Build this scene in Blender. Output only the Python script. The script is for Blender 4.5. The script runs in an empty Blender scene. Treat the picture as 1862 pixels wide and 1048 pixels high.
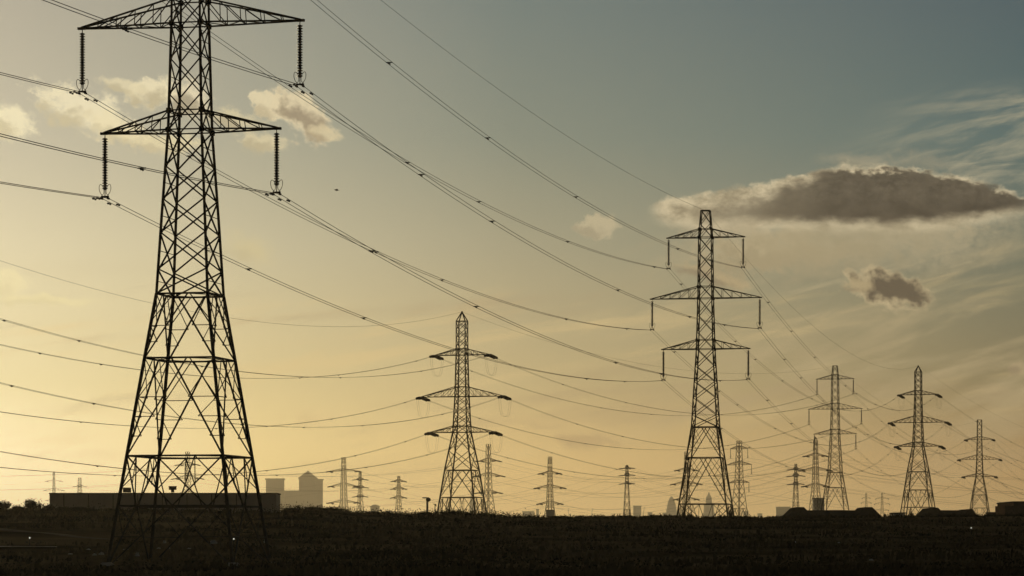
import bpy, math, random
from mathutils import Vector, Matrix
random.seed(7)
R = math.radians
C = bpy.context.scene.collection
scene = bpy.context.scene

# ------------------------------------------------------------------ camera
EYE = 1.7
F = 5600.0                      # focal length in pixels of the 1862 px wide photograph
cam_d = bpy.data.cameras.new('camera')
cam = bpy.data.objects.new('camera', cam_d); C.objects.link(cam)
cam.location = (0, 0, EYE); cam.rotation_euler = (R(90), 0, 0)
cam_d.sensor_width = 36.0
cam_d.lens = F / 1862 * 36
cam_d.shift_y = (995 - 524) / 1862
cam_d.clip_start = 0.5; cam_d.clip_end = 40000
scene.camera = cam
def at(px, py, D):              # a point at distance D seen at photograph pixel (px, py)
    return Vector(((px - 931) * D / F, D, EYE + (995 - py) * D / F))

# ------------------------------------------------------------------ world
scene.render.engine = 'CYCLES'
scene.view_settings.view_transform = 'Standard'
scene.view_settings.look = 'None'
scene.view_settings.exposure = 0
scene.view_settings.gamma = 1
scene.view_settings.use_curve_mapping = False
scene.cycles.volume_bounces = 0
scene.cycles.max_bounces = 4
SUN_AZ, SUN_EL = -22.0, 6.0
world = bpy.data.worlds.new("World"); scene.world = world
world.use_nodes = True
NT = world.node_tree; NT.nodes.clear()

SKY = 1.35                     # strength of the sky; its colours are given as seen, so divided by it
def lin(c):
    return tuple(((v/255)/12.92 if v/255 <= .04045 else ((v/255+.055)/1.055)**2.4)/SKY for v in c) + (1,)
def nd(t, **kw):
    n = NT.nodes.new(t)
    for k, v in kw.items(): setattr(n, k, v)
    return n
def put(sock, v):
    if isinstance(v, bpy.types.NodeSocket): NT.links.new(v, sock)
    elif v is not None: sock.default_value = v
def m(op, a, b=None, c=None, clamp=False):
    n = nd('ShaderNodeMath', operation=op, use_clamp=clamp)
    put(n.inputs[0], a); put(n.inputs[1], b) if b is not None else None
    if c is not None: put(n.inputs[2], c)
    return n.outputs[0]
def sstep(v, a, b):
    n = nd('ShaderNodeMapRange', interpolation_type='SMOOTHSTEP')
    put(n.inputs['Value'], v); n.inputs['From Min'].default_value = a; n.inputs['From Max'].default_value = b
    return n.outputs[0]
def linstep(v, a, b):
    n = nd('ShaderNodeMapRange')
    put(n.inputs['Value'], v); n.inputs['From Min'].default_value = a; n.inputs['From Max'].default_value = b
    return n.outputs[0]
def mixc(f, a, b):
    n = nd('ShaderNodeMix', data_type='RGBA')
    put(n.inputs[0], f); put(n.inputs[6], a); put(n.inputs[7], b)
    return n.outputs[2]
def xyz(x, y, z=0.0):
    n = nd('ShaderNodeCombineXYZ'); put(n.inputs[0], x); put(n.inputs[1], y); put(n.inputs[2], z)
    return n.outputs[0]
def noise(vec, scale, detail=6, rough=.55, dist=0.0):
    n = nd('ShaderNodeTexNoise'); put(n.inputs['Vector'], vec)
    n.inputs['Scale'].default_value = scale; n.inputs['Detail'].default_value = detail
    n.inputs['Roughness'].default_value = rough; n.inputs['Distortion'].default_value = dist
    return m('SUBTRACT', n.outputs[0], .5)
def ramp(f, stops):
    n = nd('ShaderNodeValToRGB'); put(n.inputs[0], f)
    e = n.color_ramp.elements
    while len(e) > 1: e.remove(e[-1])
    e[0].position = stops[0][0]; e[0].color = stops[0][1]
    for p, c in stops[1:]:
        k = e.new(p); k.color = c
    return n.outputs[0]
def curve(x, pts):              # piecewise-linear function of x (x, y in thousands)
    x0, x1 = pts[0][0], pts[-1][0]; ys = [p[1] for p in pts]; y0, y1 = min(ys), max(ys)+1e-6
    st = [((p[0]-x0)/(x1-x0), ((p[1]-y0)/(y1-y0),)*3+(1,)) for p in pts]
    t = linstep(x, x0, x1)
    r = ramp(t, st)
    s = nd('ShaderNodeSeparateColor'); put(s.inputs[0], r)
    return m('MULTIPLY_ADD', s.outputs[0], y1-y0, y0)

tc = nd('ShaderNodeTexCoord')
nv = nd('ShaderNodeVectorMath', operation='NORMALIZE'); put(nv.inputs[0], tc.outputs['Generated'])
sp = nd('ShaderNodeSeparateXYZ'); put(sp.inputs[0], nv.outputs[0])
dx, dy, dz = sp.outputs
ys = m('MAXIMUM', dy, .05)
U = m('MULTIPLY_ADD', m('DIVIDE', dx, ys), F/1000, .931)        # clouds are laid out on a plane facing north
V = m('SUBTRACT', .995, m('MULTIPLY', m('DIVIDE', dz, ys), F/1000))
P = xyz(U, V)
ahead = sstep(dy, .3, .6)
phi = m('MULTIPLY', m('ARCTAN2', dx, dy), 180/math.pi)
el = m('MULTIPLY', m('ARCSINE', dz), 180/math.pi)
away = m('ABSOLUTE', m('SUBTRACT', phi, SUN_AZ))
away = m('MINIMUM', away, m('SUBTRACT', 360, away))             # degrees of azimuth from the sun
te = m('POWER', m('DIVIDE', m('MAXIMUM', el, 0.0), 90), .5)
def row(y): return (math.degrees(math.atan((995-y)/F))/90)**.5 if y < 995 else 0
def column(cols, up, zen):
    rows = [995, 930, 850, 700, 450, 250, 0]
    st = [(row(y), lin(c)) for y, c in zip(rows, cols)]
    st += [(.62, lin(up)), (1.0, lin(zen))]
    return ramp(te, st)
ZEN = (26, 36, 44)
COL_L = [(306, 293, 236), (304, 290, 234), (286, 271, 220), (238, 227, 178), (215, 208, 176), (186, 183, 164), (166, 164, 151)]
COL_M = [(274, 240, 166), (274, 240, 166), (258, 230, 158), (218, 201, 149), (190, 184, 155), (159, 161, 145), (139, 144, 136)]
COL_C = [(256, 212, 134), (256, 212, 136), (236, 200, 132), (195, 176, 129), (159, 155, 130), (124, 134, 123), (103, 120, 119)]
COL_R = [(218, 173, 108), (217, 173, 110), (187, 150, 100), (130, 118, 88), (100, 110, 98), (74, 102, 104), (66, 89, 98)]
c_sun = column([tuple(v*1.04 for v in c) for c in COL_L], (60,74,82), ZEN)
c_l = column(COL_L, (54,70,80), ZEN)
c_m = column(COL_M, (50,66,77), ZEN)
c_c = column(COL_C, (44,62,74), ZEN)
c_r = column(COL_R, (34,50,62), ZEN)
c_b = column([(44,40,38),(44,40,38),(43,40,38),(41,40,40),(38,40,42),(36,40,44),(34,40,46)], (26,34,42), ZEN)
sky = mixc(linstep(away, 4, 12.6), c_sun, c_l)
sky = mixc(linstep(away, 12.6, 17.3), sky, c_m)
sky = mixc(linstep(away, 17.3, 22), sky, c_c)
sky = mixc(linstep(away, 22, 31.4), sky, c_r)
sky = mixc(sstep(away, 31.4, 100), sky, c_b)
nish = nd('ShaderNodeTexSky', sky_type='NISHITA')
nish.sun_disc = False; nish.sun_elevation = R(SUN_EL); nish.sun_rotation = R(SUN_AZ)
nish.air_density = 1.0; nish.dust_density = 2.0
ns = nd('ShaderNodeVectorMath', operation='SCALE'); put(ns.inputs[0], nish.outputs[0]); ns.inputs['Scale'].default_value = .05
sky = mixc(.06, sky, ns.outputs[0])

# clouds ------------------------------------------------------------
wu = noise(P, 14, 4, .6); wv = noise(xyz(U, V, 4.4), 14, 4, .6)
UW = m('MULTIPLY_ADD', wu, .045, U); VW = m('MULTIPLY_ADD', wv, .032, V)
PW = xyz(UW, VW)
n_big = noise(P, 9, 5, .55)
n_mid = noise(P, 28, 7, .6)
n_fine = noise(PW, 75, 7, .68)
def wisp(angle, sx, sy, off, detail=6, dist=.3):
    ca, sa = math.cos(R(angle)), math.sin(R(angle))
    a = m('ADD', m('MULTIPLY', U, ca), m('MULTIPLY', V, sa))
    b = m('SUBTRACT', m('MULTIPLY', V, ca), m('MULTIPLY', U, sa))
    return noise(xyz(m('MULTIPLY', a, sx), m('MULTIPLY', b, sy), off), 1, detail, .6, dist)
def blob(cx, cy, rx, ry, rot=0.0, wn=None, k=.8, lo=0.0, hi=.35):
    ca, sa = math.cos(R(rot)), math.sin(R(rot))
    u = m('SUBTRACT', UW, cx/1000); v = m('SUBTRACT', VW, cy/1000)
    a = m('DIVIDE', m('ADD', m('MULTIPLY', u, ca), m('MULTIPLY', v, sa)), rx/1000)
    b = m('DIVIDE', m('SUBTRACT', m('MULTIPLY', v, ca), m('MULTIPLY', u, sa)), ry/1000)
    r = m('SQRT', m('ADD', m('MULTIPLY', a, a), m('MULTIPLY', b, b)))
    f = m('SUBTRACT', 1, r)
    if wn is not None: f = m('MULTIPLY_ADD', wn, k, f)
    return f
def lay(base, alpha, col, strength=1.0):
    return mixc(m('MULTIPLY', m('MULTIPLY', alpha, strength), ahead), base, col)
n_str = wisp(28, 22, 60, 21.0, 7, .8)
n_mix = m('ADD', m('MULTIPLY', n_mid, .55), m('ADD', m('MULTIPLY', n_fine, .38), m('ADD', m('MULTIPLY', n_big, .3), m('MULTIPLY', n_str, .30))))

# high streaks (cirrus), brighter where the air is warmer
st1 = wisp(-14, 1.6, 11, 3.1); st2 = wisp(-20, 5, 26, 8.4, 8, .6); st3 = wisp(-8, 1.2, 14, 5.7)
st4 = wisp(-10, 3.2, 22, 15.4, 8, .8)
stc = m('ADD', st1, m('MULTIPLY', st2, .5))
right_low = m('MULTIPLY', sstep(U, 1.0, 1.5), m('MULTIPLY', sstep(V, .38, .46), sstep(V, .95, .72)))
sky = lay(sky, m('MULTIPLY', sstep(stc, -.08, .22), right_low), lin((190,170,130)), .62)
sky = lay(sky, m('MULTIPLY', sstep(m('ADD', wisp(-16, 1.5, 16, 33.0, 7, .6), m('MULTIPLY', st4, .4)), .02, .22), m('MULTIPLY', right_low, sstep(V, .75, .6))), lin((194,176,137)), .55)
corner = m('MULTIPLY', sstep(m('ADD', U, m('MULTIPLY', V, 1.1)), 1.76, 2.10), m('MULTIPLY', sstep(V, .13, .20), sstep(V, .42, .36)))
sky = lay(sky, m('MULTIPLY', sstep(m('ADD', m('MULTIPLY', st4, .8), m('ADD', m('MULTIPLY', st1, .4), m('MULTIPLY', st2, .6))), -.10, .18), corner), lin((170,163,137)), .85)
mid_low = m('MULTIPLY', sstep(V, .45, .6), sstep(V, .93, .78))
sky = lay(sky, m('MULTIPLY', sstep(m('ADD', st3, m('MULTIPLY', st2, .3)), 0, .22), mid_low), lin((232,202,142)), .42)
sky = lay(sky, m('MULTIPLY', sstep(m('ADD', wisp(-6, 1.4, 13, 12.2), m('MULTIPLY', st2, .3)), .02, .25), mid_low), lin((165,140,108)), .38)

def puff(base, cx, cy, rx, ry, rot, lit, shade, k=1.5, lo=.02, hi=.45, strength=1.0, slo=.2, shi=.8, sdx=.3, sdy=-.4):
    f = blob(cx, cy, rx, ry, rot, n_mix, k)
    a = sstep(f, lo, hi)
    g = blob(cx - sdx*rx, cy - sdy*ry, rx, ry, rot, n_mid, k*1.1)      # shaded core, away from the sun
    col = mixc(sstep(g, slo, shi), lin(lit), lin(shade))
    return lay(base, a, col, strength)
# upper left bank
sky = puff(sky, 150, 205, 120, 50, 24, (244,231,192), (206,192,154), 2.1, .0, .55, .85)
sky = puff(sky, 215, 240, 90, 34, 20, (238,223,180), (206,192,152), 2.1, .05, .6, .75)
sky = puff(sky, 15, 222, 66, 36, 15, (248,235,194), (216,202,162), 1.9, .0, .5, .85)
sky = puff(sky, 285, 168, 62, 34, -12, (240,226,186), (196,182,146), 2.2, .0, .5, .85)
sky = puff(sky, 225, 158, 60, 18, 14, (230,216,176), (200,186,148), 2.3, .05, .6, .75)
sky = puff(sky, 345, 180, 50, 44, 10, (230,216,180), (166,154,128), 2.0, .0, .5, .85, .1, .6)
sky = puff(sky, 285, 262, 110, 24, 4, (234,218,172), (206,190,150), 2.2, .05, .6, .7)
sky = puff(sky, 425, 215, 80, 26, 14, (218,204,164), (186,172,138), 2.4, .05, .7, .75)
sky = puff(sky, 470, 258, 62, 26, 0, (222,207,166), (192,178,142), 2.2, .0, .6, .8)
sky = puff(sky, 492, 190, 44, 28, 30, (228,213,174), (200,184,148), 1.8, .0, .35, .9)
sky = puff(sky, 545, 210, 84, 38, 38, (224,208,170), (158,143,118), 1.9, .0, .40, .95, .15, .75, -.12, -.40)
sky = puff(sky, 590, 242, 44, 16, 14, (216,200,160), (180,164,132), 2.0, .0, .5, .8)
sky = puff(sky, 455, 455, 70, 40, 25, (212,196,148), (198,182,138), 1.7, .05, .8, .6)
sky = puff(sky, 10, 515, 60, 30, 0, (246,231,180), (232,216,166), 1.9, .0, .6, .75)
sky = puff(sky, 90, 546, 130, 12, 2, (242,227,174), (230,214,162), 1.6, .0, .7, .65)
sky = puff(sky, 560, 760, 90, 28, -6, (232,204,146), (214,186,132), 2.0, .15, .9, .45)
sky = puff(sky, 1070, 800, 110, 22, 4, (205,176,124), (178,148,106), 1.6, .1, .8, .6, 0, .5, .05, -.2)
sky = puff(sky, 1000, 770, 90, 14, 6, (214,184,128), (196,166,118), 1.8, .1, .8, .5)
# small ones
sky = puff(sky, 1088, 413, 38, 26, 14, (192,178,144), (166,154,126), 2.2, .0, .4, .9)
sky = puff(sky, 1300, 505, 105, 20, 14, (184,162,122), (138,122,98), 1.7, .1, .7, .8, .1, .6, .4, .0)
sky = puff(sky, 1380, 458, 130, 50, -10, (186,169,132), (160,144,112), 2.2, .0, .6, .85)
sky = puff(sky, 1450, 465, 180, 34, -10, (180,164,128), (162,146,114), 1.9, .05, .8, .75)
sky = puff(sky, 1856, 670, 20, 16, 0, (176,156,120), (150,132,104), .8, .05, .5, .75)
# thin bright veil around and under the long dark cloud
sky = puff(sky, 1560, 430, 390, 95, -5, (180,165,132), (166,152,120), 1.4, .0, .75, .8)
sky = puff(sky, 1330, 395, 150, 46, -4, (192,176,142), (178,162,130), 1.3, .05, .6, .8)
sky = puff(sky, 1560, 296, 90, 22, 8, (166,156,130), (150,142,118), 2.0, .0, .9, .6)
sky = puff(sky, 1700, 300, 130, 26, 10, (158,150,126), (140,134,112), 2.2, .05, 1.0, .5)
# the long dark cloud
TOP = curve(U, [(1.17,.380),(1.2,.364),(1.28,.354),(1.36,.340),(1.43,.324),(1.49,.311),(1.53,.302),(1.58,.306),(1.62,.303),(1.68,.310),(1.74,.320),(1.80,.337),(1.86,.358),(1.91,.372)])
BOT = curve(U, [(1.17,.380),(1.2,.396),(1.26,.406),(1.36,.405),(1.45,.407),(1.56,.411),(1.68,.411),(1.76,.403),(1.82,.392),(1.87,.380),(1.91,.374)])
n_lump = noise(xyz(m('MULTIPLY', U, 1.0), m('MULTIPLY', V, 1.7), 2.3), 22, 6, .55)
n_rag = noise(xyz(UW, m('MULTIPLY', VW, 1.6), 6.1), 60, 7, .7)
wob = m('ADD', m('MULTIPLY', n_lump, .036), m('MULTIPLY', n_rag, .026))
dt = m('ADD', m('SUBTRACT', V, TOP), wob)
db = m('ADD', m('SUBTRACT', BOT, V), m('ADD', m('MULTIPLY', n_lump, .018), m('MULTIPLY', n_rag, .012)))
inside = m('MULTIPLY', sstep(dt, -.007, .007), sstep(db, -.022, .012))
ends = m('MULTIPLY', sstep(U, 1.17, 1.21), sstep(U, 1.93, 1.84))
alpha = m('MULTIPLY', inside, ends)
lefty = curve(U, [(1.17,.05),(1.25,.35),(1.34,.7),(1.44,.88),(1.52,1.0),(1.9,1.0)])
rim_w = curve(U, [(1.17,.06),(1.3,.036),(1.45,.024),(1.53,.010),(1.6,.008),(1.9,.007)])
n_in = noise(xyz(U, m('MULTIPLY', V, 1.6), 9.7), 17, 6, .6)
core = m('DIVIDE', m('ADD', dt, m('MULTIPLY', n_in, .050)), rim_w)
core = m('MULTIPLY', sstep(core, -.1, 1.4), sstep(m('ADD', db, m('MULTIPLY', n_lump, .014)), -.008, .020))
core = m('MULTIPLY', core, lefty)
body_col = mixc(sstep(n_in, -.22, .22), lin((56,52,47)), lin((84,77,66)))
body_col = mixc(m('MULTIPLY', sstep(V, .392, .345), sstep(n_rag, -.2, .25)), body_col, lin((100,92,78)))
lit_col = mixc(sstep(n_in, -.12, .2), lin((214,198,162)), lin((150,137,110)))
ccol = mixc(core, lit_col, body_col)
sky = lay(sky, alpha, ccol, .97)
# its small companion
sky = puff(sky, 1616, 527, 92, 36, 12, (190,172,134), (90,80,67), 2.0, .0, .34, .95, .0, .62, -.12, -.02)
sky = puff(sky, 1560, 520, 34, 18, 0, (172,154,118), (140,124,98), 1.9, .1, .6, .8)

bg = nd('ShaderNodeBackground'); put(bg.inputs[0], sky); bg.inputs[1].default_value = SKY
wo = nd('ShaderNodeOutputWorld'); NT.links.new(bg.outputs[0], wo.inputs[0])

sun_d = bpy.data.lights.new('sun', 'SUN'); sun = bpy.data.objects.new('sun', sun_d); C.objects.link(sun)
sun_d.energy = 1.0; sun_d.angle = R(.5); sun_d.color = (1.0, .78, .42)
sd = Vector((math.sin(R(SUN_AZ))*math.cos(R(SUN_EL)), math.cos(R(SUN_AZ))*math.cos(R(SUN_EL)), math.sin(R(SUN_EL))))
sun.rotation_euler = sd.to_track_quat('Z', 'Y').to_euler(); sun.location = (-60, 100, 80)

# ------------------------------------------------------------------ materials
MATS = {}
def mat(name, col, rough=.8, metal=0.0, var=.35, scale=4.0, emit=None, col2=None, bump=0.0, wave=None):
    if name in MATS: return MATS[name]
    mt = bpy.data.materials.new(name); mt.use_nodes = True
    nt = mt.node_tree; b = nt.nodes['Principled BSDF']
    b.inputs['Roughness'].default_value = rough; b.inputs['Metallic'].default_value = metal
    if rough >= .9: b.inputs['Specular IOR Level'].default_value = 0.0
    t = nt.nodes.new('ShaderNodeTexCoord'); n = nt.nodes.new('ShaderNodeTexNoise')
    n.inputs['Scale'].default_value = scale; n.inputs['Detail'].default_value = 6
    nt.links.new(t.outputs['Object'], n.inputs['Vector'])
    r = nt.nodes.new('ShaderNodeValToRGB')
    c2 = col2 or tuple(c*(1+var) for c in col)
    c1 = tuple(c*(1-var) for c in col)
    r.color_ramp.elements[0].position = .35; r.color_ramp.elements[0].color = c1+(1,)
    r.color_ramp.elements[1].position = .68; r.color_ramp.elements[1].color = tuple(c2)+(1,)
    nt.links.new(n.outputs[0], r.inputs[0])
    out = r.outputs[0]
    if wave:
        w = nt.nodes.new('ShaderNodeTexWave'); w.inputs['Scale'].default_value = wave[0]; w.bands_direction = wave[1]
        w.inputs['Distortion'].default_value = 0
        nt.links.new(t.outputs['Object'], w.inputs['Vector'])
        mx = nt.nodes.new('ShaderNodeMix'); mx.data_type = 'RGBA'; mx.blend_type = 'MULTIPLY'
        mx.inputs[0].default_value = wave[2]
        nt.links.new(out, mx.inputs[6]); nt.links.new(w.outputs[0], mx.inputs[7]); out = mx.outputs[2]
    nt.links.new(out, b.inputs['Base Color'])
    if bump:
        bp = nt.nodes.new('ShaderNodeBump'); bp.inputs['Strength'].default_value = bump
        nt.links.new(n.outputs[0], bp.inputs['Height']); nt.links.new(bp.outputs[0], b.inputs['Normal'])
    if emit:
        b.inputs['Emission Color'].default_value = tuple(emit[:3])+(1,); b.inputs['Emission Strength'].default_value = emit[3]
    MATS[name] = mt
    return mt
def matte(mt, v):
    mt.node_tree.nodes['Principled BSDF'].inputs['Specular IOR Level'].default_value = v
    return mt
steel = mat('weathered_steel', (.03,.027,.023), .75, 0, .4, 1.5, col2=(.05,.038,.026))
glass = mat('brown_porcelain', (.035,.022,.016), .35, 0, .2, 3)
wire_m = mat('weathered_aluminium', (.05,.046,.04), .7, 0, .2, 1)
matte(steel, .1); matte(glass, .25); matte(wire_m, .15)
concrete = mat('concrete', (.22,.2,.17), .9, 0, .3, 3)
ground_m = mat('rough_pasture', (.035,.025,.012), 1, 0, .6, .035, col2=(.16,.110,.055), bump=.3)
leaf_m = mat('dark_leaves', (.022,.022,.010), .9, 0, .4, 1.2, col2=(.04,.033,.016))
grass_m = mat('dry_grass', (.035,.026,.013), .95, 0, .5, .04, col2=(.15,.105,.052))
bark_m = mat('bark', (.05,.035,.025), .95, 0, .3, 6)
clad_m = mat('metal_cladding', (.25,.20,.175), .7, 0, .15, .2, wave=(1.2,'X',.35))
trim_m = mat('dark_trim', (.03,.028,.026), .95, 0, .2, 1)
roof_m = mat('slate_roof', (.025,.022,.020), .95, 0, .3, 1.5, wave=(3,'Y',.3))
brick_m = mat('dark_brick', (.07,.042,.03), .9, 0, .3, 2)
tower_m = mat('tower_cladding', (.09,.08,.07), .9, 0, .1, .02, wave=(.055,'X',.35))
tower2_m = mat('tower_glass', (.10,.10,.11), .85, 0, .1, .02, wave=(.08,'Z',.3))
pale_m = mat('pale_stone', (.34,.31,.26), .9, 0, .3, 4)
path_m = mat('pale_gravel', (.62,.55,.44), .95, 0, .2, .6)
black_m = mat('dark_feathers', (.05,.045,.04), .8)
glint_m = mat('glint_glow', (.8,.78,.7), .5, emit=(1,.95,.82,.75))  # emission stands in for the bright glints in the field

# ------------------------------------------------------------------ mesh helpers
class MB:
    def __init__(s): s.v = []; s.f = []
    def beam(s, p, q, w, h=None):
        p = Vector(p); q = Vector(q); d = q-p
        if d.length < 1e-5: return s
        d.normalize(); h = h or w
        up = Vector((0,0,1)) if abs(d.z) < .9 else Vector((0,1,0))
        a = d.cross(up).normalized()*(w/2); b = d.cross(a).normalized()*(h/2)
        n = len(s.v)
        for c in (p, q):
            for sa, sb in ((-1,-1),(1,-1),(1,1),(-1,1)): s.v.append(tuple(c+a*sa+b*sb))
        s.f += [(n,n+1,n+2,n+3),(n+7,n+6,n+5,n+4)]
        for i in range(4): s.f.append((n+i, n+4+i, n+4+(i+1)%4, n+(i+1)%4))
        return s
    def angle(s, p, q, w, t, nx, ny):   # L section: two thin flanges
        p = Vector(p); q = Vector(q)
        s.beam(p+Vector((nx*w/2,0,0)), q+Vector((nx*w/2,0,0)), w, t) if False else None
        return s.beam(p, q, w)
    def box(s, x0, x1, y0, y1, z0, z1):
        n = len(s.v)
        for z in (z0, z1):
            for x, y in ((x0,y0),(x1,y0),(x1,y1),(x0,y1)): s.v.append((x,y,z))
        s.f += [(n+3,n+2,n+1,n),(n+4,n+5,n+6,n+7)]
        for i in range(4): s.f.append((n+i, n+(i+1)%4, n+4+(i+1)%4, n+4+i))
        return s
    def tube(s, pts, r, k=5, closed=False):
        pts = [Vector(p) for p in pts]; n0 = len(s.v); N = len(pts)
        for i, p in enumerate(pts):
            a = pts[i-1] if (i > 0 or closed) else p
            b = pts[(i+1) % N] if (i < N-1 or closed) else p
            d = (b-a).normalized()
            up = Vector((0,0,1)) if abs(d.z) < .95 else Vector((0,1,0))
            u = d.cross(up).normalized(); w = d.cross(u).normalized()
            rr = r[i] if isinstance(r, (list, tuple)) else r
            for j in range(k):
                t = 2*math.pi*j/k
                s.v.append(tuple(p+u*(rr*math.cos(t))+w*(rr*math.sin(t))))
        for i in range(N if closed else N-1):
            for j in range(k):
                a = n0+i*k+j; b = n0+i*k+(j+1)%k; i2 = (i+1) % N
                s.f.append((a, b, n0+i2*k+(j+1)%k, n0+i2*k+j))
        if not closed:
            s.f.append(tuple(n0+j for j in range(k))[::-1]); s.f.append(tuple(n0+(N-1)*k+j for j in range(k)))
        return s
    def lathe(s, prof, c=(0,0,0), axis=None, k=10):     # prof: (radius, height) along axis
        c = Vector(c); ax = Vector(axis or (0,0,1)).normalized()
        up = Vector((0,0,1)) if abs(ax.z) < .9 else Vector((0,1,0))
        u = ax.cross(up).normalized(); w = ax.cross(u).normalized(); n0 = len(s.v)
        for r, h in prof:
            for j in range(k):
                t = 2*math.pi*j/k
                s.v.append(tuple(c+ax*h+u*(r*math.cos(t))+w*(r*math.sin(t))))
        for i in range(len(prof)-1):
            for j in range(k):
                s.f.append((n0+i*k+j, n0+i*k+(j+1)%k, n0+(i+1)*k+(j+1)%k, n0+(i+1)*k+j))
        s.f.append(tuple(n0+j for j in range(k))[::-1]); s.f.append(tuple(n0+(len(prof)-1)*k+j for j in range(k)))
        return s
    def poly(s, pts, faces):
        n = len(s.v); s.v += [tuple(p) for p in pts]; s.f += [tuple(n+i for i in f) for f in faces]; return s
    def build(s, name, material, parent=None, loc=None):
        me = bpy.data.meshes.new(name); me.from_pydata(s.v, [], s.f); me.update()
        me.materials.append(material)
        o = bpy.data.objects.new(name, me); C.objects.link(o)
        if parent is not None: o.parent = parent
        if loc is not None: o.location = loc
        return o
def tag(o, label=None, cat=None, group=None, kind=None):
    if label: o['label'] = label
    if cat: o['category'] = cat
    if group: o['group'] = group
    if kind: o['kind'] = kind
    return o
def empty(name, loc=(0,0,0), rz=0.0):
    o = bpy.data.objects.new(name, None); C.objects.link(o); o.location = loc; o.rotation_euler = (0,0,rz)
    o.empty_display_size = .5
    return o
KIDS = {}
def copy_tree(o, parent=None):
    c = o.copy(); C.objects.link(c)
    if parent is not None: c.parent = parent
    for ch in list(o.children): copy_tree(ch, c)
    return c
def interp(tab, x):
    if x <= tab[0][0]: return tab[0][1]
    for (a, fa), (b, fb) in zip(tab, tab[1:]):
        if x <= b: return fa+(fb-fa)*(x-a)/(b-a)
    return tab[-1][1]

# ------------------------------------------------------------------ terrain
CREST = [(-3000,926),(-120,926),(0,927),(90,928),(300,931),(505,936),(530,928),(560,926),(610,928),(640,933),(700,936.5),(780,936),(825,933.5),(870,937.5),(940,941),(1200,941),(1430,942),(1600,942),(1862,939),(4000,937)]
CD = 420.0
def hsh(x, y):
    return (math.sin(x*.37+y*.11)+math.sin(x*.13-y*.29+1.7)+math.sin(x*.71+y*.53+.4)*.5)/2.5
def terrain(x, y):
    px = 931 + x*F/CD if abs(y) > 1 else 931
    h = EYE + (995-interp(CREST, px))*CD/F
    base = interp([(-200,0),(215,.12),(240,.12+.125*h),(300,.44*h),(CD-6,.985*h),(CD,h),(CD+8,.97*h),(CD+45,.4),(560,.4),(640,1.2),(850,4.6),(955,5.0),(1031,7.2),(16500,7.5)], y)
    amp = .10 if y < 900 else 0
    return base + amp*hsh(x, y)*(1 if y < 380 or y > 440 else .5)
def steps(segs):
    out = []
    for a, b, st in segs:
        n = max(1, round((b-a)/st)); out += [a+(b-a)*i/n for i in range(n)]
    return out+[segs[-1][1]]
gx = steps([(-5000,-600,550),(-600,-150,50),(-150,150,3),(150,600,50),(600,5000,550)])
gy = steps([(-150,150,30),(150,470,4),(470,1100,30),(1100,2000,150),(2000,16500,1450)])
vs = [(x, y, terrain(x, y)) for y in gy for x in gx]
W = len(gx)
fs = [(j*W+i, j*W+i+1, (j+1)*W+i+1, (j+1)*W+i) for j in range(len(gy)-1) for i in range(W-1)]
g = MB(); g.v = vs; g.f = fs
tag(g.build('ground', ground_m), kind='structure')
# pale track on the left
pm = MB()
pts = []
for i in range(25):
    x = -60+i*.88
    yc = 263.0+math.sin(i*.3)*.25
    wd = 1.3*max(.25, min(1, (24-i)/8))
    pts += [(x, yc-wd, terrain(x, yc-wd)+.05), (x, yc+wd, terrain(x, yc+wd)+.05)]
pm.poly(pts, [(2*i, 2*i+2, 2*i+3, 2*i+1) for i in range(24)])
tag(pm.build('path', path_m), kind='structure')

# faint muddy track climbing the slope on the left
mud_m = mat('dried_mud', (.16,.125,.085), .95, 0, .3, .4)
tm = MB(); pts = []
for i in range(41):
    t = i/40; px_ = -30+t*235; y = 322-t*34+math.sin(t*5)*1.5; x = (px_-931)*y/F; wd = 2.2*min(1, (1-t)*4+.15)
    pts += [(x, y-wd, terrain(x, y-wd)+.06), (x, y+wd, terrain(x, y+wd)+.06)]
tm.poly(pts, [(2*i, 2*i+2, 2*i+3, 2*i+1) for i in range(40)])
tag(tm.build('track', mud_m), kind='structure')

# ------------------------------------------------------------------ pylons
SUSP = dict(profile=[(.2,4.7),(8.26,3.6),(15.34,2.6),(20.02,1.93),(25.5,1.64),(31.9,1.265),(39.7,1.075),(49,.98),(53.1,.66)],
            xp=[20.02,21.8,24.45,26.9,29.3,31.9,34.5,37.1,39.7,42.0,44.3,46.65,49.0,51.05,53.1],
            ap=[(20.02,15.34),(15.34,8.26)], foot=(8.26,4.66,.2),
            arms=[(49.0,5.95,1.3),(39.7,8.5,1.8),(31.95,6.75,1.4)], top=53.1, kind='susp', cap='flat')
TENS = dict(profile=[(.4,5.6),(9.2,4.4),(18.9,3.1),(27.4,1.65),(35.4,1.28),(44.7,1.06),(52.3,1.04),(54.4,1.0)],
            xp=[18.9,23.2,27.4,29.4,31.4,33.4,35.4,37.7,40,42.4,44.7,46.6,48.5,50.4,52.3],
            ap=[(18.9,12.8)], foot=(12.8,7.0,.4),
            arms=[(44.7,6.6,1.4),(35.4,9.8,2.2),(27.4,7.75,1.4)], top=54.4, kind='tens', cap='peak')
STR = 4.65       # length of a suspension string
TLEN = 4.3       # length of a tension string

def insulator(prefix_parent, top, axis, length, k=8, pitch=.19, r=.19, name='insulator_string'):
    mb = MB(); ax = Vector(axis).normalized(); top = Vector(top)
    prof = [(.035, 0), (.035, .22)]
    h = .25; n = int((length-.6)/pitch)
    for i in range(n):
        prof += [(.10, h), (r, h+pitch*.30), (r*.97, h+pitch*.48), (.10, h+pitch*.66)]
        h += pitch
    prof += [(.035, h+.02), (.035, length)]
    mb.lathe(prof, top, ax, k)
    return mb.build(name, glass, prefix_parent)

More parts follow.
